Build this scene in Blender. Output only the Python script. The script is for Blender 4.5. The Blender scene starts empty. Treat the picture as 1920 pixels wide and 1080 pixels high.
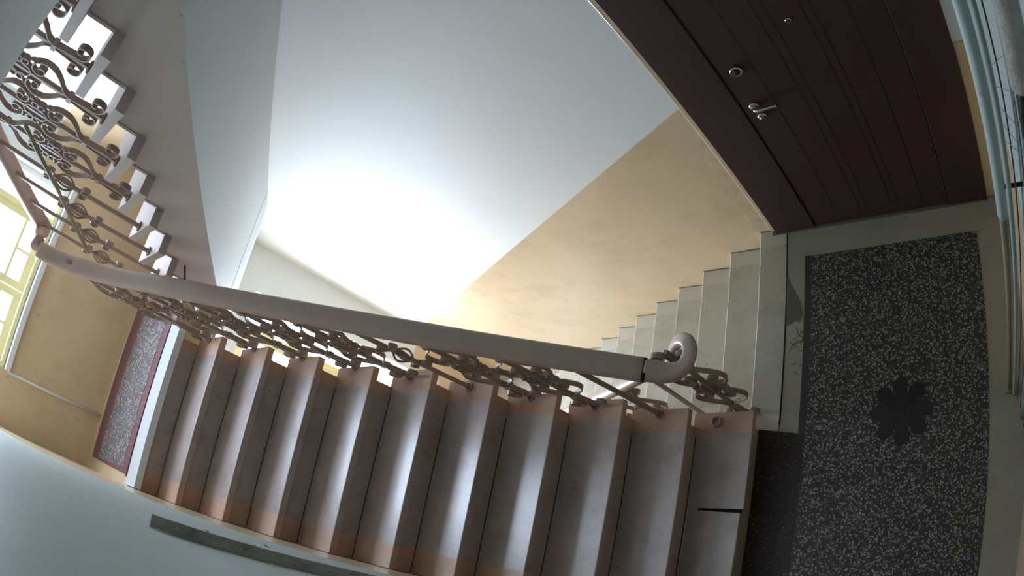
import bpy, bmesh, math, random
from mathutils import Vector, Matrix
random.seed(7)
S = bpy.context.scene
COL = S.collection

# ------------------------------------------------------------------ camera
cam_d = bpy.data.cameras.new('camera')
cam = bpy.data.objects.new('camera', cam_d); COL.objects.link(cam); S.camera = cam
CAM_POS = Vector((-1.27349, -0.07774, 3.30601))
RIGHT = Vector((-0.758849, -0.188536, -0.623380))
DOWN = Vector((0.122189, 0.898968, -0.420627))
FWD = Vector((0.639702, -0.395362, -0.659144))
m = Matrix((RIGHT, -DOWN, -FWD)).transposed().to_4x4()
m.translation = CAM_POS
cam.matrix_world = m
cam_d.type = 'PANO'                      # security camera wide lens with barrel distortion
cam_d.sensor_width = 36.0
cam_d.sensor_fit = 'HORIZONTAL'
cam_d.clip_start = 0.01
cam_d.panorama_type = 'FISHEYE_LENS_POLYNOMIAL'
cam_d.fisheye_fov = math.radians(150)
cam_d.fisheye_polynomial_k0 = 0.0
cam_d.fisheye_polynomial_k1 = -0.039462549423904585
cam_d.fisheye_polynomial_k2 = -0.0002466846036090747
cam_d.fisheye_polynomial_k3 = 2.5122125237510915e-05
cam_d.fisheye_polynomial_k4 = -1.0581416548800077e-06

# ------------------------------------------------------------------ world, light, exposure
w = bpy.data.worlds.new('sky'); S.world = w; w.use_nodes = True
bg = w.node_tree.nodes['Background']
bg.inputs['Color'].default_value = (0.68, 0.79, 1.0, 1)
bg.inputs['Strength'].default_value = 34.0
S.view_settings.view_transform = 'Standard'
S.view_settings.look = 'None'
S.view_settings.exposure = 0.0
S.view_settings.gamma = 1.0
S.view_settings.use_curve_mapping = False
S.cycles.max_bounces = 12
S.cycles.diffuse_bounces = 8
S.cycles.glossy_bounces = 4
S.cycles.transparent_max_bounces = 12
S.cycles.sample_clamp_indirect = 6.0
S.cycles.use_denoising = True

G, H = 0.27, 0.17392
W = 2.1606
ZM = 11 * H          # window landing between the floors
ZL = -11 * H         # the one below
def xe(y): return 3.878 + 0.0824 * y     # end wall, slightly out of square

def portal(name, zc, hz):
    l = bpy.data.lights.new(name, 'AREA'); l.shape = 'RECTANGLE'
    l.size = 1.5; l.size_y = hz + .1
    l.cycles.is_portal = True
    o = bpy.data.objects.new(name, l); COL.objects.link(o)
    o.location = (4.10, -1.1, zc)
    o.rotation_euler = (math.radians(90), 0, math.radians(90))
portal('window_light_upper', 3.785, 2.03)
portal('window_light_lower', -0.015, 2.07)

# ------------------------------------------------------------------ materials
def lin(c):
    return tuple((x / 12.92 if x <= .04045 else ((x + .055) / 1.055) ** 2.4) for x in [v / 255 for v in c])
def mat(name, rgb, rough=.6, var=.12, scale=6., specks=0., bump=.0, speck_scale=40., spec=.4, metal=0., dirt=None, dirt_amt=.35, dirt_scale=3., aniso=None, coat=0., coat_rough=.15):
    m = bpy.data.materials.new(name); m.use_nodes = True
    nt = m.node_tree; N = nt.nodes; L = nt.links
    b = N['Principled BSDF']
    b.inputs['Roughness'].default_value = rough
    b.inputs['Metallic'].default_value = metal
    b.inputs['Specular IOR Level'].default_value = spec
    c = lin(rgb)
    tc = N.new('ShaderNodeTexCoord')
    vec = tc.outputs['Object']
    if coat:
        b.inputs['Coat Weight'].default_value = coat; b.inputs['Coat Roughness'].default_value = coat_rough
    if aniso:
        mp = N.new('ShaderNodeMapping'); mp.inputs['Scale'].default_value = aniso
        L.new(vec, mp.inputs['Vector']); vec = mp.outputs['Vector']
    nz = N.new('ShaderNodeTexNoise'); nz.inputs['Scale'].default_value = scale; nz.inputs['Detail'].default_value = 6
    L.new(vec, nz.inputs['Vector'])
    mx = N.new('ShaderNodeMix'); mx.data_type = 'RGBA'
    mx.inputs['A'].default_value = (*[v * (1 - var) for v in c], 1)
    mx.inputs['B'].default_value = (*[min(1, v * (1 + var)) for v in c], 1)
    L.new(nz.outputs['Fac'], mx.inputs['Factor'])
    out = mx.outputs['Result']
    if dirt is not None:
        n3 = N.new('ShaderNodeTexNoise'); n3.inputs['Scale'].default_value = dirt_scale; n3.inputs['Detail'].default_value = 9; n3.inputs['Roughness'].default_value = .65
        L.new(vec, n3.inputs['Vector'])
        r3 = N.new('ShaderNodeValToRGB'); r3.color_ramp.elements[0].position = .5; r3.color_ramp.elements[1].position = .72
        r3.color_ramp.elements[1].color = (dirt_amt, dirt_amt, dirt_amt, 1)
        L.new(n3.outputs['Fac'], r3.inputs['Fac'])
        m3 = N.new('ShaderNodeMix'); m3.data_type = 'RGBA'; m3.inputs['B'].default_value = (*lin(dirt), 1)
        L.new(out, m3.inputs['A']); L.new(r3.outputs['Color'], m3.inputs['Factor'])
        out = m3.outputs['Result']
    if specks > 0:
        n2 = N.new('ShaderNodeTexNoise'); n2.inputs['Scale'].default_value = speck_scale; n2.inputs['Detail'].default_value = 3
        L.new(vec, n2.inputs['Vector'])
        rp = N.new('ShaderNodeValToRGB'); rp.color_ramp.elements[0].position = .70; rp.color_ramp.elements[1].position = .76
        rp.color_ramp.elements[1].color = (specks, specks, specks, 1)
        L.new(n2.outputs['Fac'], rp.inputs['Fac'])
        m2 = N.new('ShaderNodeMix'); m2.data_type = 'RGBA'; m2.inputs['B'].default_value = (*[v * .15 for v in c], 1)
        L.new(out, m2.inputs['A']); L.new(rp.outputs['Color'], m2.inputs['Factor'])
        out = m2.outputs['Result']
    L.new(out, b.inputs['Base Color'])
    if bump:
        bp = N.new('ShaderNodeBump'); bp.inputs['Strength'].default_value = bump; bp.inputs['Distance'].default_value = .01
        nb = N.new('ShaderNodeTexNoise'); nb.inputs['Scale'].default_value = scale * 4; nb.inputs['Detail'].default_value = 8
        L.new(vec, nb.inputs['Vector']); L.new(nb.outputs['Fac'], bp.inputs['Height']); L.new(bp.outputs['Normal'], b.inputs['Normal'])
    return m
def terrazzo(name, base, chip, scale=95., thr=.42, rough=.45):
    m = bpy.data.materials.new(name); m.use_nodes = True
    nt = m.node_tree; N = nt.nodes; L = nt.links; b = N['Principled BSDF']
    b.inputs['Roughness'].default_value = rough; b.inputs['Specular IOR Level'].default_value = .3
    tc = N.new('ShaderNodeTexCoord')
    v = N.new('ShaderNodeTexVoronoi'); v.inputs['Scale'].default_value = scale
    nz = N.new('ShaderNodeTexNoise'); nz.inputs['Scale'].default_value = scale * .7
    va = N.new('ShaderNodeVectorMath'); va.operation = 'MULTIPLY_ADD'; va.inputs[1].default_value = (.012, .012, .012)
    L.new(tc.outputs['Object'], nz.inputs['Vector']); L.new(nz.outputs['Color'], va.inputs[0]); L.new(tc.outputs['Object'], va.inputs[2])
    L.new(va.outputs[0], v.inputs['Vector'])
    sep = N.new('ShaderNodeSeparateColor'); L.new(v.outputs['Color'], sep.inputs['Color'])
    r = N.new('ShaderNodeValToRGB'); r.color_ramp.interpolation = 'LINEAR'
    r.color_ramp.elements[0].position = thr - .08; r.color_ramp.elements[1].position = thr + .35
    r.color_ramp.elements[0].color = (*lin(base), 1); r.color_ramp.elements[1].color = (*lin(chip), 1)
    L.new(sep.outputs['Red'], r.inputs['Fac'])
    r2 = N.new('ShaderNodeValToRGB'); r2.color_ramp.elements[0].position = .30; r2.color_ramp.elements[1].position = .55
    L.new(v.outputs['Distance'], r2.inputs['Fac'])
    mx = N.new('ShaderNodeMix'); mx.data_type = 'RGBA'; mx.inputs['B'].default_value = (*lin(base), 1)
    L.new(r2.outputs['Color'], mx.inputs['Factor']); L.new(r.outputs['Color'], mx.inputs['A'])
    L.new(mx.outputs['Result'], b.inputs['Base Color'])
    return m
M = {}
M['white'] = mat('white_wall_paint', (230, 231, 226), .55, .04, 1.5, specks=.0)
M['near'] = mat('near_wall_paint', (168, 176, 168), .55, .05, 2.5, specks=.5, speck_scale=14)
M['beige'] = mat('beige_gloss_paint', (211, 188, 153), .22, .06, 2.0, specks=.25, speck_scale=18, spec=.5, dirt=(150, 120, 84), dirt_amt=.25)
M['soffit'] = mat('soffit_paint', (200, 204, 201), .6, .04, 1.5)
M['side'] = mat('stringer_paint', (190, 172, 164), .55, .05, 3., specks=.4, speck_scale=16)
M['tread'] = mat('grey_tread_paint', (166, 150, 143), .34, .16, 9., specks=.7, speck_scale=30, bump=.12, dirt=(100, 88, 78), dirt_amt=.45, dirt_scale=5, coat=.62, coat_rough=.25)
M['band'] = mat('terracotta_band_paint', (184, 148, 127), .42, .08, 6., specks=.3, speck_scale=34, dirt=(120, 96, 84), dirt_amt=.35)
M['cream'] = mat('cream_step_paint', (178, 172, 154), .5, .07, 5., specks=.6, speck_scale=20, bump=.06, dirt=(128, 124, 110), dirt_amt=.5, dirt_scale=4)
M['creamfl'] = mat('cream_floor_paint', (148, 142, 124), .55, .08, 4., specks=.5, speck_scale=22, bump=.08, dirt=(118, 115, 102), dirt_amt=.45)
M['cream_end'] = mat('pale_cream_end_paint', (188, 182, 164), .5, .06, 5., specks=.4, speck_scale=20)
M['lit_nose'] = mat('lit_nosing_highlight', (226, 222, 206), .4, .06, 12.)  # painted highlight: light caught on the rounded nosings, put into the colour
M['nose_white'] = mat('white_nosing_paint', (212, 216, 220), .3, .04, 5., coat=.5)
M['terrazzo'] = terrazzo('grey_terrazzo', (54, 51, 47), (156, 148, 135), 88., .28)
M['terrazzo_mid'] = terrazzo('lit_terrazzo', (96, 90, 92), (205, 200, 200), 80.)  # lighter copy of the grey terrazzo, window light put into its colour
M['terrazzo_low'] = terrazzo('polished_glare_terrazzo', (186, 182, 178), (226, 222, 218), 80., .42, .12)  # polished floor, base colour whitened to stand in for window glare
M['tdark'] = mat('dark_terrazzo_strip', (52, 48, 50), .5, .12, 20., specks=.0)
M['brown'] = terrazzo('brown_terrazzo', (50, 40, 35), (120, 108, 98), 110., .92)
M['maroon'] = terrazzo('maroon_terrazzo', (112, 74, 78), (140, 104, 106), 110., .6)
M['petalA'] = mat('black_inlay', (26, 26, 25), .5, .1, 20.)
M['petalB'] = terrazzo('brown_inlay', (44, 37, 33), (70, 62, 56), 120., .7)
M['crack'] = mat('dark_gap', (26, 24, 22), .9, .1, 10.)
M['mortar'] = mat('bare_mortar', (96, 92, 80), .9, .12, 14., bump=.2)
M['door'] = mat('mahogany_veneer', (62, 42, 38), .42, .14, 3., spec=.3, aniso=(10, 10, .8))
M['plaster'] = mat('patched_plaster', (210, 188, 152), .5, .08, 9., dirt=(150, 124, 90), dirt_amt=.5, dirt_scale=12)
M['groove'] = mat('door_groove', (26, 15, 14), .6, .1, 5.)
M['chrome'] = mat('satin_chrome', (196, 192, 186), .22, .03, 10., metal=1.)
M['black'] = mat('black_plastic', (18, 18, 19), .45, .1, 20.)
M['rail'] = mat('brown_grey_rail_paint', (178, 154, 142), .34, .07, 8., specks=.3, speck_scale=28, spec=.45)
M['iron'] = mat('brown_grey_iron_paint', (146, 124, 108), .45, .1, 12., spec=.4)
M['pipew'] = mat('white_pipe', (176, 190, 184), .5, .05, 6., specks=.4, speck_scale=24)
M['pipeb'] = mat('beige_pipe', (142, 130, 100), .55, .06, 8.)
M['dust'] = mat('dusty_grey_conduit', (178, 172, 160), .85, .25, 30., bump=.5, dirt=(96, 92, 84), dirt_amt=.6, dirt_scale=20)
M['cable'] = mat('dusty_cable', (112, 110, 102), .8, .25, 40.)
M['pcable'] = mat('pale_cable', (150, 166, 160), .6, .1, 20.)
M['web'] = mat('cobweb', (120, 124, 118), .9, .1, 30.)
M['yellow'] = mat('yellow_frame_paint', (240, 226, 166), .45, .05, 6.)
M['sill'] = mat('white_sill', (222, 224, 224), .35, .03, 6.)
M['track'] = mat('grey_track', (120, 120, 122), .5, .05, 10.)
g = bpy.data.materials.new('window_glass'); g.use_nodes = True
nt = g.node_tree; nt.nodes.remove(nt.nodes['Principled BSDF'])
tr = nt.nodes.new('ShaderNodeBsdfTransparent'); tr.inputs['Color'].default_value = (.95, .97, .98, 1)
gl = nt.nodes.new('ShaderNodeBsdfGlossy'); gl.inputs['Roughness'].default_value = .03
ms = nt.nodes.new('ShaderNodeMixShader'); ms.inputs[0].default_value = .06
nt.links.new(tr.outputs[0], ms.inputs[1]); nt.links.new(gl.outputs[0], ms.inputs[2])
nt.links.new(ms.outputs[0], nt.nodes['Material Output'].inputs['Surface'])
M['glass'] = g

# ------------------------------------------------------------------ helpers
def tag(o, label, cat=None, group=None, kind=None):
    o['label'] = label
    if cat: o['category'] = cat
    if group: o['group'] = group
    if kind: o['kind'] = kind
    return o
def empty(name, loc=(0, 0, 0), parent=None):
    o = bpy.data.objects.new(name, None); COL.objects.link(o); o.location = loc
    o.empty_display_size = .1
    if parent: o.parent = parent
    return o
def mesh_data(name, verts, faces, mats, fm=None, smooth=False):
    me = bpy.data.meshes.new(name); me.from_pydata([tuple(v) for v in verts], [], faces)
    for x in (mats if isinstance(mats, (list, tuple)) else [mats]): me.materials.append(M[x])
    if fm: me.polygons.foreach_set('material_index', fm)
    if smooth: me.polygons.foreach_set('use_smooth', [True] * len(me.polygons))
    bm = bmesh.new(); bm.from_mesh(me); bmesh.ops.recalc_face_normals(bm, faces=bm.faces); bm.to_mesh(me); bm.free()
    me.update()
    return me
def link(name, me, parent=None, loc=None):
    o = bpy.data.objects.new(name, me); COL.objects.link(o)
    if parent: o.parent = parent
    if loc is not None: o.location = loc
    return o
def mesh(name, verts, faces, mats, parent=None, fm=None, smooth=False):
    return link(name, mesh_data(name, verts, faces, mats, fm, smooth), parent)
def box(name, x0, x1, y0, y1, z0, z1, m_, parent=None, bevel=0.):
    bm = bmesh.new(); bmesh.ops.create_cube(bm, size=1)
    for v in bm.verts:
        v.co = Vector((x0 + (v.co.x + .5) * (x1 - x0), y0 + (v.co.y + .5) * (y1 - y0), z0 + (v.co.z + .5) * (z1 - z0)))
    if bevel: bmesh.ops.bevel(bm, geom=bm.edges[:], offset=bevel, segments=2, affect='EDGES', profile=.5)
    bmesh.ops.recalc_face_normals(bm, faces=bm.faces)
    me = bpy.data.meshes.new(name); bm.to_mesh(me); bm.free(); me.materials.append(M[m_])
    return link(name, me, parent)
def prism(name, poly, a0, a1, m_, parent=None, axis='y'):
    """poly in xz extruded along y (axis y), in xy along z (axis z) or in yz along x (axis x)"""
    n = len(poly)
    def P(p, a): return (p[0], a, p[1]) if axis == 'y' else ((p[0], p[1], a) if axis == 'z' else (a, p[0], p[1]))
    vs = [P(p, a0) for p in poly] + [P(p, a1) for p in poly]
    fs = [tuple(range(n)), tuple(range(n, 2 * n))] + [(i, (i + 1) % n, n + (i + 1) % n, n + i) for i in range(n)]
    return mesh(name, vs, fs, m_, parent)
def multi_prism(name, parts, a0, a1, mats, parent=None):
    """several xz polygons, each with its own material slot, in one wall slab between y=a0 and y=a1"""
    vs, fs, fm = [], [], []
    for poly, mi in parts:
        n = len(poly); k = len(vs)
        vs += [(p[0], a0, p[1]) for p in poly] + [(p[0], a1, p[1]) for p in poly]
        f = [tuple(range(k, k + n)), tuple(range(k + n, k + 2 * n))] + [(k + i, k + (i + 1) % n, k + n + (i + 1) % n, k + n + i) for i in range(n)]
        fs += f; fm += [mi] * len(f)
    return mesh(name, vs, fs, mats, parent, fm)
def sweep_data(name, pts, prof, m_, up=(0, 1, 0), closed=False, smooth=True, scales=None):
    """profile (a along side, b along normal) carried along pts; side is the up-vector made square to the path"""
    pts = [Vector(p) for p in pts]; n = len(pts); k = len(prof); up = Vector(up)
    vs = []
    for i, p in enumerate(pts):
        if closed: t = pts[(i + 1) % n] - pts[(i - 1) % n]
        else: t = pts[min(i + 1, n - 1)] - pts[max(i - 1, 0)]
        t.normalize()
        side = (up - t * up.dot(t)).normalized(); nor = side.cross(t)
        s = scales[i] if scales else 1.
        for a, b in prof: vs.append(p + side * a * s + nor * b * s)
    fs = []
    for i in range(n if closed else n - 1):
        j = (i + 1) % n
        for q in range(k): fs.append((i * k + q, i * k + (q + 1) % k, j * k + (q + 1) % k, j * k + q))
    if not closed: fs += [tuple(range(k)), tuple(range((n - 1) * k, n * k))]
    return mesh_data(name, vs, fs, m_, None, smooth)
def sweep(name, pts, prof, m_, parent=None, **k):
    o = link(name, sweep_data(name, pts, prof, m_, **k), parent); return o
def circ(r, n=10): return [(r * math.cos(2 * math.pi * i / n), r * math.sin(2 * math.pi * i / n)) for i in range(n)]
def rrect(w_, h_, r, n=3):
    out = []
    for cx, cy, a in ((w_ / 2 - r, h_ / 2 - r, 0), (-w_ / 2 + r, h_ / 2 - r, 90), (-w_ / 2 + r, -h_ / 2 + r, 180), (w_ / 2 - r, -h_ / 2 + r, 270)):
        for i in range(n + 1):
            t = math.radians(a + 90 * i / n); out.append((cx + r * math.cos(t), cy + r * math.sin(t)))
    return out
def smooth_path(pts, n=6):
    pts = [Vector(p) for p in pts]; out = []
    for i in range(len(pts) - 1):
        p0 = pts[max(i - 1, 0)]; p1 = pts[i]; p2 = pts[i + 1]; p3 = pts[min(i + 2, len(pts) - 1)]
        for k in range(n):
            t = k / n
            out.append(.5 * ((2 * p1) + (p2 - p0) * t + (2 * p0 - 5 * p1 + 4 * p2 - p3) * t * t + (3 * p1 - p0 - 3 * p2 + p3) * t ** 3))
    out.append(pts[-1]); return out
def lathe(name, prof, m_, parent=None, loc=(0, 0, 0), axis='z', n=20):
    vs, fs = [], []
    for r, z in prof:
        for i in range(n):
            a = 2 * math.pi * i / n; x, y = r * math.cos(a), r * math.sin(a)
            vs.append({'z': (x, y, z), 'y': (x, z, y), 'x': (z, x, y)}[axis])
    for j in range(len(prof) - 1):
        for i in range(n): fs.append((j * n + i, j * n + (i + 1) % n, (j + 1) * n + (i + 1) % n, (j + 1) * n + i))
    fs += [tuple(range(n)), tuple(range((len(prof) - 1) * n, len(prof) * n))]
    o = mesh(name, vs, fs, m_, parent, None, True); o.location = loc
    return o
def struct(o, label=None):
    o['kind'] = 'structure'
    if label: o['label'] = label
    return o

# ------------------------------------------------------------------ walls
def nB(x): return 2.435 + .644 * (2.33 - x)       # nosing line of the flight going up over the far side
ZT, ZB = 5.7, -3.9
struct(multi_prism('wall_right', [
    ([(-1.64, ZB), (4.0, ZB), (4.0, -.72), (3.8, -.72), (-.022, 1.176), (-1.64, 1.176)], 1),
    ([(-1.64, 1.176), (-.022, 1.176), (3.8, -.72), (4.0, -.72), (4.0, 1.8), (2.9, 1.8), (0, 3.68), (-1.64, 3.7)], 0),
    ([(4.0, 1.8), (2.9, 1.8), (0, 3.68), (-1.64, 3.7), (-1.64, 5.0), (0, 4.95), (3.1, 3.12), (4.0, 3.12)], 1),
    ([(4.0, 3.12), (3.1, 3.12), (0, 4.95), (-1.64, 5.0), (-1.64, ZT), (4.0, ZT)], 0)],
    -W, -W - .2, ['white', 'beige']), 'white wall with a beige painted dado above the descending steps')
struct(multi_prism('wall_left', [
    ([(-1.64, ZB), (4.1, ZB), (4.1, 3.12), (3.0, 3.12), (0.0, 1.17), (-1.64, 1.17)], 1),
    ([(-1.64, 1.17), (0.0, 1.17), (3.0, 3.12), (4.1, 3.12), (4.1, ZT), (-1.64, ZT)], 0)],
    0, .2, ['near', 'beige']), 'pale wall along the ascending flight')
struct(mesh('wall_back', [(-1.44, .2, ZB), (-1.44, -W - .2, ZB), (-1.44, -W - .2, 1.17), (-1.44, .2, 1.17), (-1.44, -W - .2, ZT), (-1.44, .2, ZT),
                          (-1.64, .2, ZB), (-1.64, -W - .2, ZB), (-1.64, -W - .2, ZT), (-1.64, .2, ZT)],
            [(0, 1, 2, 3), (3, 2, 4, 5), (6, 7, 8, 9), (0, 1, 7, 6), (5, 4, 8, 9)], ['near', 'beige'], None, [1, 0, 0, 0, 0]), 'landing wall behind the vertical pipes')
# end wall with two window openings, beige below each dado line
WY0, WY1 = -.40, -1.80
TH = .24
def end_wall():
    vs, fs, fm = [], [], []
    ys = [.2, WY0, WY1, -W - .2]
    zs = [ZB, ZL - .0, -1.05, -.72, 1.02, 1.3, ZM, 2.77, 3.12, 4.80, ZT]
    hole = lambda j, i: i == 1 and (zs[j] >= -1.05 - 1e-6 and zs[j + 1] <= 1.02 + 1e-6 or zs[j] >= 2.77 - 1e-6 and zs[j + 1] <= 4.80 + 1e-6)
    for i in range(3):
        for j in range(len(zs) - 1):
            if hole(j, i): continue
            k = len(vs)
            y0, y1, z0, z1 = ys[i], ys[i + 1], zs[j], zs[j + 1]
            vs += [(xe(y0), y0, z0), (xe(y1), y1, z0), (xe(y1), y1, z1), (xe(y0), y0, z1)]
            vs += [(xe(y0) + TH, y0, z0), (xe(y1) + TH, y1, z0), (xe(y1) + TH, y1, z1), (xe(y0) + TH, y0, z1)]
            bg_ = (zs[j] < -.8) or (1.8 < zs[j] < 3.0)
            fs += [(k, k + 1, k + 2, k + 3), (k + 4, k + 5, k + 6, k + 7), (k, k + 1, k + 5, k + 4), (k + 3, k + 2, k + 6, k + 7), (k, k + 3, k + 7, k + 4), (k + 1, k + 2, k + 6, k + 5)]
            fm += [1 if bg_ else 0] + [0] * 5
    return mesh('wall_end', vs, fs, ['white', 'beige'], None, fm)
struct(end_wall(), 'beige and white end wall with the windows')

# ------------------------------------------------------------------ floors and ceilings
fl = struct(prism('floor', [(-1.44, 0), (.05, 0), (.05, -.985), (-.093, -.985), (-.093, -W), (-1.44, -W)], -.30, 0, 'creamfl', axis='z'), 'landing floor with a cream painted border')
box('terrazzo_panel', -1.226, -.200, -1.959, -.02, -.01, .0025, 'terrazzo', fl)
box('edge_strip', -.238, -.199, -1.962, -.02, -.01, .0030, 'tdark', fl)
prism('brown_slab', [(-.236, -.02), (.02, -.02), (.02, -1.0), (-.10, -.985), (-.236, -.965)], -.01, .0032, 'brown', fl, axis='z')
prism('seam', [(-.098, -1.02), (-.088, -1.02), (-.088, -2.15), (-.096, -2.15)], -.02, .0012, 'crack', fl, axis='z')
hole = [(-.094, -1.86), (-.12, -1.80), (-.15, -1.74), (-.178, -1.69), (-.192, -1.64), (-.186, -1.60), (-.17, -1.575), (-.15, -1.585), (-.13, -1.57), (-.099, -1.56), (-.094, -1.70)]
prism('chipped_patch', hole, -.01, .0016, 'mortar', fl, axis='z')
for k in range(16):                                            # crazed paint below the chipped patch
    x0 = random.uniform(-.215, -.11); y0 = random.uniform(-1.56, -1.30); a = random.uniform(0, 3.14); l = random.uniform(.02, .06)
    pts = [(x0 + t * l * math.cos(a) + random.uniform(-.006, .006), y0 + t * l * math.sin(a) + random.uniform(-.006, .006)) for t in (0, .35, .7, 1)]
    vs = [(p[0] - .0016 * math.sin(a), p[1] + .0016 * math.cos(a), .0016) for p in pts] + [(p[0] + .0016 * math.sin(a), p[1] - .0016 * math.cos(a), .0016) for p in pts]
    mesh('paint_crack', vs, [(i, i + 1, 5 + i, 4 + i) for i in range(3)], 'crack', fl)
FC = (-.747, -1.05)
for k in range(8):
    a = math.radians(45 * k + 3); pts = []
    R_ = .172
    for s in (-1, 1):
        rng = [0, .25, .5, .72, .88, .97] if s < 0 else [1., .97, .88, .72, .5, .25]
        for t in rng:
            half = math.tan(math.radians(22.5)) * t * R_ if t < .6 else math.tan(math.radians(22.5)) * .6 * R_ * math.sqrt(max(0, 1 - ((t - .6) / .4) ** 2)) * 1.12
            pts.append((t * R_, s * half * .97))
    pts = [(FC[0] + x * math.cos(a) - y * math.sin(a), FC[1] + x * math.sin(a) + y * math.cos(a)) for x, y in pts]
    prism('petal', pts, .001, .0036 + .0002 * (k % 2), 'petalA' if k % 2 else 'petalB', fl, axis='z')
# window landing
XM0 = 2.687
LB = [(XM0 + .13, ZM - .002), (XM0 + .13, 1.615), (3.02, 1.495), (3.25, 1.385), (3.60, 1.27), (3.90, 1.22), (3.90, ZM - .002)]
lm = struct(prism('floor_middle', LB, 0, -W, 'beige'), 'window landing between the two flights')
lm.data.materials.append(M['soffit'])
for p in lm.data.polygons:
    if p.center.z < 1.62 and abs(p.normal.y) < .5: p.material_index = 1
prism('white_nosing_slab', [(XM0, -.005), (XM0, -1.022), (XM0 + .17, -1.06), (XM0 + .19, -.005)], ZM - .045, ZM, 'nose_white', lm, axis='z')
prism('maroon_border', [(XM0 + .178, -.06), (XM0 + .165, -1.9), (3.73, -1.9), (3.80, -.09)], ZM - .01, ZM + .002, 'maroon', lm, axis='z')
prism('terrazzo_panel', [(XM0 + .30, -.10), (XM0 + .28, -1.9), (3.47, -1.9), (3.60, -.10)], ZM - .01, ZM + .004, 'terrazzo_mid', lm, axis='z')
prism('gap', [(XM0 + .185, -.05), (XM0 + .168, -1.03), (XM0 + .178, -1.03), (XM0 + .196, -.05)], ZM - .01, ZM + .0045, 'crack', lm, axis='z')
# lower window landing, bottom, ceilings
ll = struct(prism('floor_lower', [(2.80, 0), (2.80, -W), (xe(-W), -W), (xe(0), 0)], ZL - .5, ZL, 'terrazzo_low', axis='z'), 'lower window landing')
prism('white_nosing_slab', [(2.76, -.005), (2.76, -W), (2.95, -W), (2.95, -.005)], ZL - .04, ZL + .002, 'nose_white', ll, axis='z')
struct(box('floor_bottom', -1.44, 4.0, -W, 0, ZB - .1, ZB + .02, 'terrazzo'))
struct(prism('ceiling', [(-1.44, 0), (.0, 0), (.345, -1.10), (.095, -1.12), (.095, -W), (-1.44, -W)], 3.45, 3.826, 'soffit', axis='z'), 'underside of the landing above')
struct(box('ceiling_top', -1.5, 4.1, -W, 0, ZT, ZT + .1, 'soffit'))

# ------------------------------------------------------------------ stairs
def tread_data(name, x0, xb, y0, y1, zt, th, dirx, mats, bands, nose=None):
    """tread slab with a rounded front at x0, back at xb; painted bands of the given widths at both ends"""
    r = th / 2
    e_ = min(.0045, r)
    prof = [(xb, zt), (x0 + dirx * e_, zt)]
    for a, b in ((60, 0), (20, 0), (0, 0), (-20, 1), (-60, 1)): prof.append((x0 + dirx * (e_ - e_ * math.cos(math.radians(a))), (zt - e_ if not b else zt - th + e_) + (e_ * math.sin(math.radians(a)))))
    prof += [(x0 + dirx * e_, zt - th), (xb, zt - th)]
    n = len(prof)
    ys = [y0, y0 - bands[0], y1 + bands[1], y1] if bands else [y0, y1]
    vs = [(p[0], y, p[1]) for y in ys for p in prof]; fs, fm = [], []
    for i in range(len(ys) - 1):
        for q in range(n):
            fs.append((i * n + q, i * n + (q + 1) % n, (i + 1) * n + (q + 1) % n, (i + 1) * n + q))
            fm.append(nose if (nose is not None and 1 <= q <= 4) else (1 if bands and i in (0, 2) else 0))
    fs += [tuple(range(n)), tuple(range((len(ys) - 1) * n, len(ys) * n))]; fm += [1 if bands else 0] * 2
    return mesh_data(name, vs, fs, mats, fm)
def riser(name, x, y0, y1, z0, z1, dirx, mats, bands, parent):
    ys = [y0, y0 - bands[0], y1 + bands[1], y1] if bands else [y0, y1]
    vs, fs, fm = [], [], []
    for i in range(len(ys) - 1):
        k = len(vs); a, b = ys[i], ys[i + 1]
        for xx in (x, x + dirx * .02): vs += [(xx, a, z0), (xx, b, z0), (xx, b, z1), (xx, a, z1)]
        fs += [(k, k + 1, k + 2, k + 3), (k + 4, k + 5, k + 6, k + 7), (k, k + 1, k + 5, k + 4), (k + 3, k + 2, k + 6, k + 7), (k, k + 3, k + 7, k + 4), (k + 1, k + 2, k + 6, k + 5)]
        fm += [1 if bands and i in (0, 2) else 0] * 6
    return mesh(name, vs, fs, mats, parent, fm)
TH_T = .042
# flight going up from the door landing (along wall_left)
A_X = [-.013, .261, .535, .808, 1.076, 1.341, 1.605, 1.873, 2.14, 2.42, 2.687]
A_Y = [-1.05, -1.025, -1.029, -1.012, -1.032, -1.037, -1.0, -.999, -.999, -1.006, -1.022]
upA = tag(empty('staircase', (0, 0, 0)), 'grey painted flight with terracotta ends climbing from the door landing to the window landing', 'staircase')
bA = [.12, .11]
for i in range(10):
    x0, zt = A_X[i], (i + 1) * H; xb = A_X[i + 1] + .05
    if i == 0:                                                   # first tread is broken in two
        t1 = link('tread', tread_data('tread', x0, xb, -.560, A_Y[i], zt, TH_T, 1, ['tread', 'band'], [.0001, .11]), upA)
        t2 = link('tread', tread_data('tread', x0 + .016, xb, -.003, -.540, zt - .004, TH_T, 1, ['tread', 'band'], [.12, .0001]), upA)
        for t_, yc in ((t1, -.560), (t2, -.540)):
            for p in t_.data.polygons:
                if abs(p.center.y - yc) < .002: p.material_index = 0
        for v in t2.data.vertices:
            if v.co.y < -.5 and v.co.x > .1: v.co.y -= .012
        prism('joint', [(.01, -.53), (.30, -.53), (.30, -.57), (.01, -.57)], zt - TH_T, zt - .012, 'crack', upA, axis='z')
    else:
        link('tread', tread_data('tread', x0, xb, -.003, A_Y[i], zt, TH_T, 1, ['tread', 'band'], bA), upA)
for i in range(11):
    xr = A_X[i] + .035
    if i: box('joint', xr - .004, xr + .002, A_Y[i - 1] + .13, -.004, i * H - .002, i * H + .0022, 'crack', upA)
    riser('riser', xr, -.003, A_Y[i] + .055, i * H, (i + 1) * H - TH_T, 1, ['tread', 'band'], [.12, .06], upA)
pts = []
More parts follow.
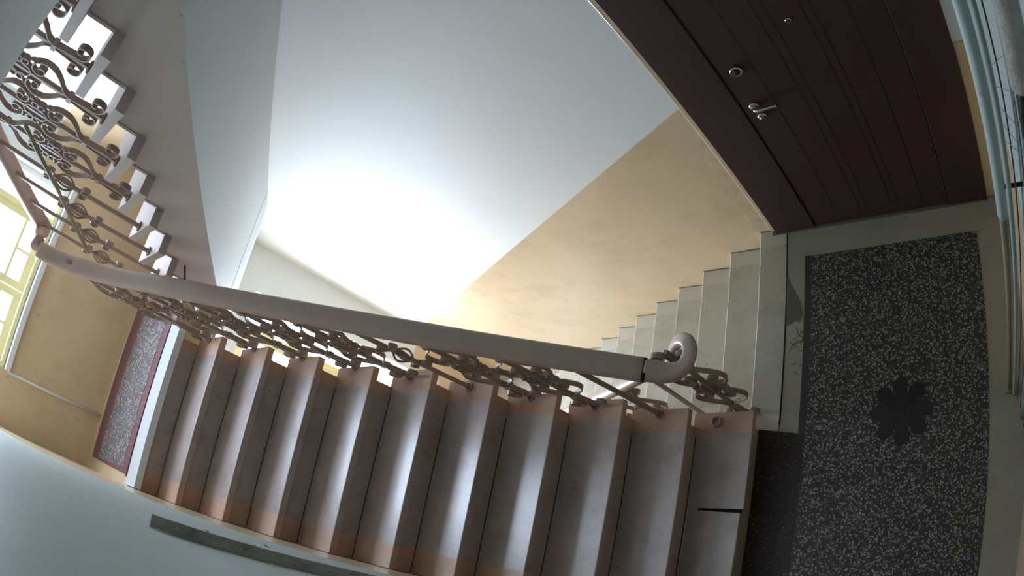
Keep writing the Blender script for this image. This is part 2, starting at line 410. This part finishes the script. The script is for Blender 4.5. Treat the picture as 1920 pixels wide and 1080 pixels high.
for i in range(11):
    pts += [(A_X[i] + .05, i * H if i else .0), (A_X[i] + .05, (i + 1) * H - TH_T - .001)]
pts += [(A_X[10] + .129, ZM - TH_T - .001), (A_X[10] + .129, 1.61), (.45, -.02), (.05, -.30), (.05, 0)]
prism('body', pts[1:-1], -.004, -.945, 'side', upA)
# flight going down (along wall_right)
XC = .077
dnC = tag(empty('staircase', (0, 0, 0)), 'cream painted flight leading down from the door landing beside the beige dado', 'staircase')
for j in range(1, 11):
    link('tread', tread_data('tread', XC + j * G, XC + (j - 1) * G - .05, -1.14 + random.uniform(-.006, .006), -W + .002, -j * H, TH_T, -1, ['cream', 'cream_end', 'lit_nose'], [.10, .10], 2), dnC)  # front edge faces coloured as if catching the window light
for j in range(0, 11):
    riser('riser', XC + j * G - .03, -1.22, -W + .002, -(j + 1) * H, -j * H - TH_T, -1, ['cream', 'cream'], None, dnC)
pts = []
for j in range(0, 11):
    pts += [(XC + j * G - .05, -j * H - TH_T - .001), (XC + j * G - .05, -(j + 1) * H - (TH_T + .001 if j < 10 else 0))]
pts += [(XC + 10 * G - .05, ZL - .3), (.4, -.58), (-.09, -.30), (-.09, -TH_T - .001)]
prism('body', pts, -1.24, -W + .003, 'side', dnC)
link('nosing_slab', tread_data('nosing_slab', XC, -.088, -.985, -W + .002, .001, TH_T, -1, ['cream', 'cream_end', 'lit_nose'], [.10, .10], 2), fl)
# flight going up over it, from the window landing to the floor above
XBn = 2.855
HB = .1655
upB = tag(empty('staircase', (0, 0, 0)), 'flight overhead with exposed tread ends and a deep painted side, rising from the window landing', 'staircase')
for j in range(1, 11):
    link('tread', tread_data('tread', XBn - (j - 1) * G, XBn - j * G - .05, -1.14 + random.uniform(-.008, .008), -W + .002, ZM + j * HB, TH_T, -1, ['side', 'side'], None), upB)
for j in range(0, 11):
    riser('riser', XBn - j * G - .03, -1.235, -W + .002, ZM + j * HB, ZM + (j + 1) * HB - TH_T, -1, ['side', 'side'], None, upB)
pts = []
for j in range(0, 11):
    pts += [(XBn - j * G - .05, ZM + j * HB - (TH_T + .001 if j else 0)), (XBn - j * G - .05, ZM + (j + 1) * HB - TH_T - .001)]
pts = [(2.816, 1.618)] + pts
pts += [(.10, ZM + 11 * HB - .05), (.10, 3.262), (.326, 3.126), (2.389, 1.879)]
vsn = prism('body', pts, -1.24, -W + .003, ['side'], upB)
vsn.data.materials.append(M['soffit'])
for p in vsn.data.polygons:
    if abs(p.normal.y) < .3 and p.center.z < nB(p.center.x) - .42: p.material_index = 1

# ------------------------------------------------------------------ railings
STRIP = [(.012, .003), (-.012, .003), (-.012, -.003), (.012, -.003)]
def strip_data(name, pts, prof=STRIP): return sweep_data(name, [(s, 0, z) for s, z in pts], prof, 'iron', smooth=False)
def spiral(c, r0, r1, a0, a1, n=16):
    return [(c[0] + (r0 + (r1 - r0) * i / n) * math.cos(math.radians(a0 + (a1 - a0) * i / n)), c[1] + (r0 + (r1 - r0) * i / n) * math.sin(math.radians(a0 + (a1 - a0) * i / n))) for i in range(n + 1)]
def flip(pts, s=1, top=False): return [(s * a, (.9 - b) if top else b) for a, b in pts]
def sm2(pts, n=4): return [(v[0], v[1]) for v in smooth_path([(a, b, 0) for a, b in pts], n)]
D = {}
foot = sm2([(.010, .165), (.013, .13), (.019, .09)]) + spiral((.066, .060), .048, .011, 160, 560, 20)
lyre = sm2([(.010, .185), (.026, .215), (.075, .245), (.122, .29), (.128, .345), (.094, .388)], 3) + spiral((.064, .350), .045, .011, 62, 430, 20)
curl = sm2([(.075, .372), (.062, .40), (.045, .425)], 3) + spiral((.044, .452), .024, .007, 270, -80)
for top in (False, True):
    for s in (1, -1):
        D['foot', top, s] = strip_data('scroll', flip(foot, s, top))
        D['lyre', top, s] = strip_data('lyre_strip', flip(lyre, s, top))
        tw = flip(sm2([(.118, .366), (.098, .398), (.072, .425), (.046, .448)], 8), s, top)
        D['twist', top, s] = sweep_data('twisted_strip', [(a, 0, b) for a, b in tw], circ(.008, 6), 'iron', scales=[.7 + .6 * abs(math.sin(i * .55)) for i in range(len(tw))])
        D['curl', top, s] = strip_data('small_scroll', flip(spiral((.062, .428), .032, .009, 210, -160, 14), s, top))
        D['sc', top, s] = strip_data('scroll', flip([(.008, .365)] + spiral((.040, .335), .030, .008, 140, -220, 16), s, top))
    zc = .72 if top else .175
    D['collar', top] = None
oval = [(.046 * math.cos(a), .45 + .066 * math.sin(a)) for a in [2 * math.pi * i / 20 for i in range(20)]]
D['oval'] = sweep_data('oval_ring', [(a, 0, b) for a, b in oval], STRIP, 'iron', closed=True, smooth=False)
def basket(ang):
    ps = [(.038 * math.sin(math.pi * t) * math.cos(ang), .038 * math.sin(math.pi * t) * math.sin(ang), .395 + .13 * t) for t in [i / 10 for i in range(11)]]
    return sweep_data('basket_wire', ps, circ(.0055, 6), 'iron', up=(-math.sin(ang), math.cos(ang), .01))
for k in range(4): D['bk', k] = basket(math.radians(45 + 90 * k))
def cubed(name, sx, sy, z0, z1):
    return mesh_data(name, [(x * sx, y * sy, z) for z in (z0, z1) for x, y in ((-1, -1), (1, -1), (1, 1), (-1, 1))], [(0, 1, 2, 3), (4, 5, 6, 7), (0, 1, 5, 4), (1, 2, 6, 5), (2, 3, 7, 6), (3, 0, 4, 7)], 'iron')
D['bar'] = cubed('baluster', .009, .009, 0, .9)
D['col_lo'] = cubed('collar', .019, .016, .163, .187); D['col_hi'] = cubed('collar', .019, .016, .713, .737)
D['shoe'] = sweep_data('shoe', [(.020 * math.cos(a), .020 * math.sin(a), .006) for a in [2 * math.pi * i / 14 for i in range(14)]], circ(.006, 6), 'iron', closed=True, up=(0, 0, 1))
def baluster(kind, x, y, z, zt, parent, lean=0.):
    b = link('baluster', D['bar'], parent, (x, y, z)); b.scale = (1, 1, (zt - z) / .9)
    if lean: b.rotation_euler = (lean, 0, 0)
    def add(nm, key): link(nm, D[key], b)
    add('shoe', 'shoe')
    if kind == 'O':
        add('collar', 'col_lo'); add('collar', 'col_hi'); add('oval_ring', 'oval')
        for top in (False, True):
            for s in (1, -1):
                add('scroll', ('foot', top, s)); add('lyre_strip', ('lyre', top, s)); add('twisted_strip', ('twist', top, s)); add('small_scroll', ('curl', top, s))
    elif kind == 'S':
        for k in range(4): add('basket_wire', ('bk', k))
        for top in (False, True):
            for s in (1, -1): add('scroll', ('sc', top, s))
    return b
RP = rrect(.098, .066, .026, 4)
# railing of the climbing flight
def railA_pt(x):
    t = (x - .098) / (2.058 - .098); return Vector((x, -.96 - .04 * t, 1.053 + t * (2.346 - 1.053)))
rA = tag(empty('stair_railing', (0, 0, 0)), 'brown grey scrollwork railing of the climbing grey flight, handrail curling over at its foot', 'railing')
pA = [railA_pt(.118 + i * .16) for i in range(12)] + [Vector(p) for p in [(2.058, -1.0, 2.346), (2.253, -1.0, 2.476), (2.429, -1.0, 2.631), (2.545, -1.0, 2.784), (2.60, -1.0, 2.955)]]
sweep('handrail', smooth_path(pA, 5), RP, 'rail', rA, up=(0, 1, 0))
sweep('rail_joint', [railA_pt(.106), railA_pt(.119)], [(a * .985, b * .985) for a, b in RP], 'crack', rA, up=(0, 1, 0))
wre = [railA_pt(.112), (.035, -.958, 1.02), (-.018, -.972, 1.005), (-.046, -1.01, 1.0), (-.050, -1.06, .998), (-.025, -1.10, .985), (.025, -1.125, .945), (.085, -1.14, .875), (.14, -1.15, .795), (.19, -1.157, .715), (.235, -1.16, .648)]
wp = smooth_path(wre, 6)
vs = []; RPw = rrect(.094, .068, .030, 4)
side_prev = Vector((0, 1, 0)); nv = len(wp); k = len(RPw)
for i, p in enumerate(wp):
    t = (wp[min(i + 1, nv - 1)] - wp[max(i - 1, 0)]).normalized()
    s_ = t.cross(Vector((0, 0, 1))).normalized()
    if s_.dot(side_prev) < 0: s_ = -s_
    side_prev = s_; n_ = s_.cross(t).normalized()
    q_ = 1 - .36 * min(1, i / (nv * .30))
    for a, b in RPw: vs.append(p + s_ * a * q_ + n_ * b * q_)
fs = [(i * k + q, i * k + (q + 1) % k, (i + 1) * k + (q + 1) % k, (i + 1) * k + q) for i in range(nv - 1) for q in range(k)] + [tuple(range(k)), tuple(range((nv - 1) * k, nv * k))]
wr = mesh('rail_wreath', vs, fs, 'rail', rA, None, True); wr['label'] = 'curled end of the handrail'
kinds = {1: 'P', 2: 'O', 3: 'O', 4: 'S', 5: 'O', 6: 'O', 7: 'O', 8: 'O', 9: 'O'}
for i, kd in kinds.items():
    x = A_X[i] + .165; z = (i + 1) * H
    r = railA_pt(x) if x < 2.06 else (Vector((x, -1.0, 2.346 + (x - 2.058) * .75)))
    if i == 9: r = Vector((x, -1.0, 2.83))
    ln = math.atan2((-1.0) - r.y, r.z - z) * -1
    baluster(kd, x, -1.0, z, r.z - .02, rA, -math.atan2(r.y + 1.0, r.z - z))
link('shoe', D['shoe'], rA, (.184, -1.0, H)).scale = (1.2, 1.2, 1.4)
baluster('O', .10, -1.085, 0.0, .93, rA)
box('stay', 2.48, 2.50, -1.012, -.988, 2.66, 2.76, 'iron', rA)
# railing of the descending flight
rC = tag(empty('stair_railing', (0, 0, 0)), 'railing of the cream flight going down, lowest of the handrails', 'railing')
def railC_z(x): return .735 - (x - .10) * .672
RPC = rrect(.074, .05, .018, 3)
sweep('handrail', [(.225 + i * .27, -1.16, railC_z(.225 + i * .27)) for i in range(10)], RPC, 'rail', rC, up=(0, 1, 0))
for q in range(8):
    x = .45 + .27 * q; j = 2 + q
    baluster('SO'[q % 2] if q else 'P', x, -1.16, -j * H, railC_z(x) - .02, rC)
# railing of the overhead flight
rB = tag(empty('stair_railing', (0, 0, 0)), 'scrollwork railing of the overhead flight, backlit by the landing window', 'railing')
def railB_z(x): return 2.942 + (2.828 - x) * .585
pB = [(2.605, -1.03, 2.975), (2.66, -1.07, 2.99), (2.75, -1.13, 2.975), (2.828, -1.18, 2.942)]
pB2 = [(2.84, -1.18, 2.935)] + [(2.828 - .3 * i, -1.18, railB_z(2.828 - .3 * i)) for i in range(1, 10)]
sweep('rail_wreath', smooth_path(pB, 4), RP, 'rail', rB, up=(0, 1, 0))
sweep('handrail', pB2, RP, 'rail', rB, up=(0, 1, 0))
for j, kd in {1: 'S', 2: 'S', 3: 'S', 4: 'S', 5: 'O', 6: 'O', 7: 'O', 8: 'O', 9: 'O'}.items():
    x = XBn - (j - 1) * G - .15
    baluster(kd, x, -1.17, ZM + j * HB, railB_z(x) - .02, rB)
sweep('flat_brace', [(2.55, -1.115, 2.66), (1.86, -1.115, 3.06), (1.41, -1.115, 3.36)], [(.010, .004), (-.010, .004), (-.010, -.004), (.010, -.004)], 'pipeb', rB, smooth=False)

# ------------------------------------------------------------------ door
dr = empty('door_1', (-.67, -W, 0)); struct(dr, 'dark mahogany apartment door with chrome handle and round lock')
def dbox(*a, **k):
    o = box(*a, **k); o.parent = dr; o.location = (.67, W, 0); return o
YW = -W
dbox('door_frame', -.268, -.025, YW - .02, YW + .028, .004, 2.32, 'door', bevel=.004)
dbox('door_frame', -1.321, -1.087, YW - .02, YW + .028, .004, 2.32, 'door', bevel=.004)
dbox('door_frame', -1.0865, -.2685, YW - .02, YW + .028, 2.10, 2.32, 'door', bevel=.004)
lf = dbox('door_leaf', -1.083, -.273, YW - .02, YW + .022, .012, 2.095, 'door', bevel=.003)
for gx in (-.427, -.563, -.609, -.749, -.790, -.930):
    o = dbox('groove', gx - .0025, gx + .0025, YW + .0205, YW + .0226, .10, 2.02, 'groove'); o.parent = lf; o.location = (0, 0, 0)
def dl(nm, prof, x, z, m_='chrome', par=lf):
    o = lathe(nm, prof, m_, par, (x, YW + .022, z), axis='y'); return o
o = dl('lock_ring', [(.026, 0), (.030, .004), (.030, .012), (.024, .016), (.018, .010)], -.352, 1.315); o['label'] = 'round chrome lock surround'
dl('lock_cylinder', [(.017, .002), (.017, .013), (.006, .014)], -.352, 1.315, 'black')
dl('peephole', [(.013, 0), (.014, .005), (.009, .008), (.006, .006)], -.673, 1.509)
dl('peephole_lens', [(.007, .004), (.006, .007), (.002, .0075)], -.673, 1.509, 'black')
dl('handle_rose', [(.024, 0), (.025, .004), (.022, .010), (.012, .012)], -.330, 1.077)
dl('handle_rose', [(.022, 0), (.023, .004), (.020, .012), (.010, .014)], -.338, 1.003)
dl('key_cylinder', [(.008, .010), (.008, .020), (.003, .021)], -.338, 1.003)
sweep('door_handle', smooth_path([(-.330, YW + .025, 1.077), (-.331, YW + .045, 1.077), (-.342, YW + .055, 1.077), (-.37, YW + .057, 1.078), (-.440, YW + .055, 1.080)], 5), circ(.009, 8), 'chrome', lf, up=(0, 0, 1))
for o in lf.children:
    if o.name.startswith('door_handle'): o['label'] = 'chrome lever handle'
tj = box('trim_1', -.024, .010, YW - .01, YW + .008, .002, 2.34, 'beige', bevel=.006); struct(tj, 'plaster edge beside the door frame')
tj = box('trim_2', -1.39, -1.322, YW - .01, YW + .012, .002, 1.17, 'beige', bevel=.004); struct(tj)
struct(box('trim_3', -1.321, -.0, YW - .01, YW + .035, -.004, .006, 'mortar', bevel=.001), 'rough threshold under the door')

# ------------------------------------------------------------------ windows
def window(n, z0, z1, label):
    wnd = empty('window_%d' % n, (0, 0, 0)); struct(wnd, label)
    D0 = .11
    def wb(nm, y0, y1, za, zb, d0, d1, m_, par=None):
        vs = [(xe(y) + d, y, z) for z in (za, zb) for d in (d0, d1) for y in (y0, y1)]
        return mesh(nm, vs, [(0, 1, 3, 2), (4, 5, 7, 6), (0, 1, 5, 4), (2, 3, 7, 6), (0, 2, 6, 4), (1, 3, 7, 5)], m_, par or wnd)
    wb('window_sill', WY0 + .01, WY1 - .01, z0 - .03, z0 + .012, -.05, .24, 'sill')
    for d in (.055, .075): wb('sill_track', WY0, WY1, z0 + .012, z0 + .022, d, d + .007, 'track')
    wb('window_frame', WY0, WY0 - .045, z0 + .012, z1, D0, D0 + .07, 'yellow'); wb('window_frame', WY1 + .045, WY1, z0 + .012, z1, D0, D0 + .07, 'sill')
    wb('window_frame', WY0 - .045, WY1 + .045, z0 + .012, z0 + .05, D0, D0 + .07, 'yellow'); wb('window_frame', WY0 - .045, WY1 + .045, z1 - .045, z1, D0, D0 + .07, 'yellow')
    YC = -1.53
    wb('mullion', YC + .02, YC - .02, z0 + .05, z1 - .045, D0, D0 + .07, 'yellow')
    wb('pane', YC - .02, WY1 + .045, z0 + .05, z1 - .045, D0 + .03, D0 + .034, 'glass')
    mid = (WY0 + YC) / 2
    for a, b in ((WY0 - .048, mid + .003), (mid - .003, YC + .023)):
        cs = wb('casement', a, a - .055, z0 + .055, z1 - .05, D0 + .01, D0 + .05, 'yellow')
        wb('stile', b + .055, b, z0 + .055, z1 - .05, D0 + .01, D0 + .05, 'yellow', cs)
        for q, (za, zb) in enumerate(((z0 + .055, z0 + .125), (z1 - .11, z1 - .05), (z0 + .24, z0 + .265), (z0 + .85, z0 + .875))):
            wb('cross_rail', a - .055, b + .055, za, zb, D0 + .012, D0 + .048, 'yellow', cs)
        md = (a + b) / 2
        wb('muntin', md + .011, md - .011, z0 + .125, z0 + .24, D0 + .014, D0 + .046, 'yellow', cs)
        for za, zb in ((z0 + .265, z0 + .85), (z0 + .875, z1 - .11)):
            wb('pane', a - .055, b + .055, za, zb, D0 + .028, D0 + .032, 'glass', cs)
        wb('pane', a - .055, md + .011, z0 + .125, z0 + .24, D0 + .028, D0 + .032, 'glass', cs)
        wb('pane', md - .011, b + .055, z0 + .125, z0 + .24, D0 + .028, D0 + .032, 'glass', cs)
window(1, 2.77, 4.80, 'bright landing window with yellow painted casements and white sill')
window(2, -1.05, 1.02, 'lower landing window with yellow painted casements')
cv = sweep('trim_4', [(xe(-.40) - .008, -.40, ZM), (xe(-.39) - .008, -.39, 2.76)], circ(.010, 8), 'sill', up=(1, 0, 0)); struct(cv, 'thin painted conduit running down from the window corner')

# ------------------------------------------------------------------ pipes and cables on the landing wall
pp = tag(empty('water_pipe', (-1.341, -1.093, 0)), 'thin beige vertical pipe sheathed in a thicker white sleeve beside the door', 'pipe')
lathe('pipe', [(.0125, 0), (.0125, 1.62)], 'pipeb', pp, (0, 0, 0), n=14)
lathe('white_sleeve', [(.015, 1.575), (.0175, 1.585), (.0175, 3.44), (.015, 3.445)], 'pipew', pp, (0, 0, 0), n=18)
box('floor_shoe', -.019, .019, -.022, .022, 0, .035, 'pipeb', pp, bevel=.004)
lathe('wall_bracket', [(.007, -.10), (.007, -.012)], 'black', pp, (0, 0, 1.72), axis='x', n=8)
tag(lathe('cable_conduit', [(.007, 0), (.0085, .01), (.0085, 3.43), (.007, 3.44)], 'pcable', None, (-1.368, -1.066, 0.0), n=8), 'pale narrow conduit running up close beside the white sleeved pipe', 'conduit')
tag(lathe('black_cable', [(.002, 0), (.0022, 1.), (.0022, 3.44)], 'black', None, (-1.386, -1.035, 0.0), n=6), 'thin black cable running straight up the landing wall next to the pale conduit', 'cable')
for k, (x, y, r) in enumerate([(-1.405, -1.00, .004), (-1.41, -.965, .005), (-1.415, -.93, .004), (-1.422, -.90, .0045), (-1.418, -.87, .0035), (-1.425, -1.15, .004)]):
    ps = [(x + .004 * math.sin(z * 2.1 + k), y + .012 * math.sin(z * 1.3 + k * 2), z) for z in [i * .23 for i in range(16)] if z < 3.44]
    tag(sweep('wall_cable', ps, circ(r, 6), 'cable' if k % 3 == 0 else 'pcable', up=(1, 0, 0)), 'thin loose cable hanging down the landing wall behind the white pipe', 'cable', 'thin cables on the landing wall')
dc = tag(empty('dusty_conduit', (-1.368, -.62, 2.66)), 'thick dusty grey conduit with a black connector dangling from its lower end', 'conduit')
lathe('conduit_pipe', [(.014, 0), (.0175, .004), (.018, .79)], 'dust', dc, (0, 0, 0), n=18)
lathe('connector', [(.007, -.11), (.013, -.10), (.0145, -.05), (.012, -.02), (.008, .01)], 'black', dc, (-.004, -.004, 0), n=16)
for k in range(5):
    a = k * 1.3
    sweep('cobweb', smooth_path([(.01, -.01, -.03 - .01 * k), (-.02 - .004 * k, -.10 - .05 * math.sin(a), -.10 - .05 * k), (-.035, -.22 - .04 * math.cos(a), -.22 - .07 * k), (.0, -.40, -.40 - .06 * k)], 6), circ(.0009, 5), 'web', dc, up=(1, 0, 0))

# dusty cable trunking on the wall along the climbing flight
ct = tag(empty('cable_trunking', (-.13, 0, 1.2)), 'dirty grey cable trunking fixed upright on the pale wall above the climbing steps', 'trunking')
prism('duct', [(-.008, 0), (.008, 0), (.008, 1.60), (.003, 1.66), (-.003, 1.66), (-.008, 1.60)], -.024, -.001, 'dust', ct)
for k, dx in enumerate((.024, .034)):
    sweep('cable', [(dx + .003 * math.sin(z * 5 + k), -.012, z) for z in [i * .15 for i in range(10)]], circ(.0055, 6), 'cable', ct, up=(0, 1, 0))
for k in range(60):
    z = random.uniform(.05, 1.62); sx = random.choice((-1, 1))
    a = Vector((sx * .015, random.uniform(-.028, -.004), z)); d = Vector((sx * random.uniform(.002, .01), random.uniform(-.006, .002), random.uniform(-.008, .008)))
    if k < 34: sweep('dust_tuft', [a, a + d * .5 + Vector((0, 0, .002)), a + d], circ(.0012, 4), 'web', ct, up=(0, 0, 1))

# ------------------------------------------------------------------ wear
sweep('gap', [(2.29, -1.2405, 2.15), (2.40, -1.2405, 2.10), (2.53, -1.2405, 2.04)], [(.001, .006), (-.001, .006), (-.001, -.006), (.001, -.006)], 'crack', upB, smooth=False)
wr_ = bpy.data.objects['wall_right']; wl_ = bpy.data.objects['wall_left']
for j in range(0, 9):                                              # crumbled joint where each lower step meets the wall
    n = 7; x1 = XC + j * G + (.0 if j else -.0); x0_ = x1 - (G if j else .10)
    up_ = [(x0_ + .02 + (x1 - x0_ - .02) * i / n, -j * H + .004 + random.uniform(0, .007)) for i in range(n + 1)]
    poly = [(x1, -j * H), (x0_ + .02, -j * H)] + up_
    prism('crumbled_joint', poly, -W + .001, -W + .003, 'mortar', dnC)
patch = [(.011, 1.12), (.03, 1.05), (.055, .93), (.05, .82), (.075, .72), (.06, .62), (.085, .52), (.075, .42), (.10, .33), (.085, .24), (.11, .17), (.07, .10), (.06, .03), (.011, .01)]
prism('plaster_patch', patch, -W, -W + .0012, 'plaster', wr_)
for k in range(9):                                                 # scratches on the near wall
    x = random.uniform(-.7, .5); z = random.uniform(2.55, 3.05); a = random.uniform(-1.7, -1.2); l = random.uniform(.02, .07)
    d = Vector((math.cos(a), 0, math.sin(a))) * l; n_ = Vector((-math.sin(a), 0, math.cos(a))) * .0012
    p = Vector((x, -.0006, z))
    mesh('scratch', [p, p + d * .5 + n_, p + d, p + d * .5 - n_], [(0, 1, 2, 3)], 'crack', wl_)
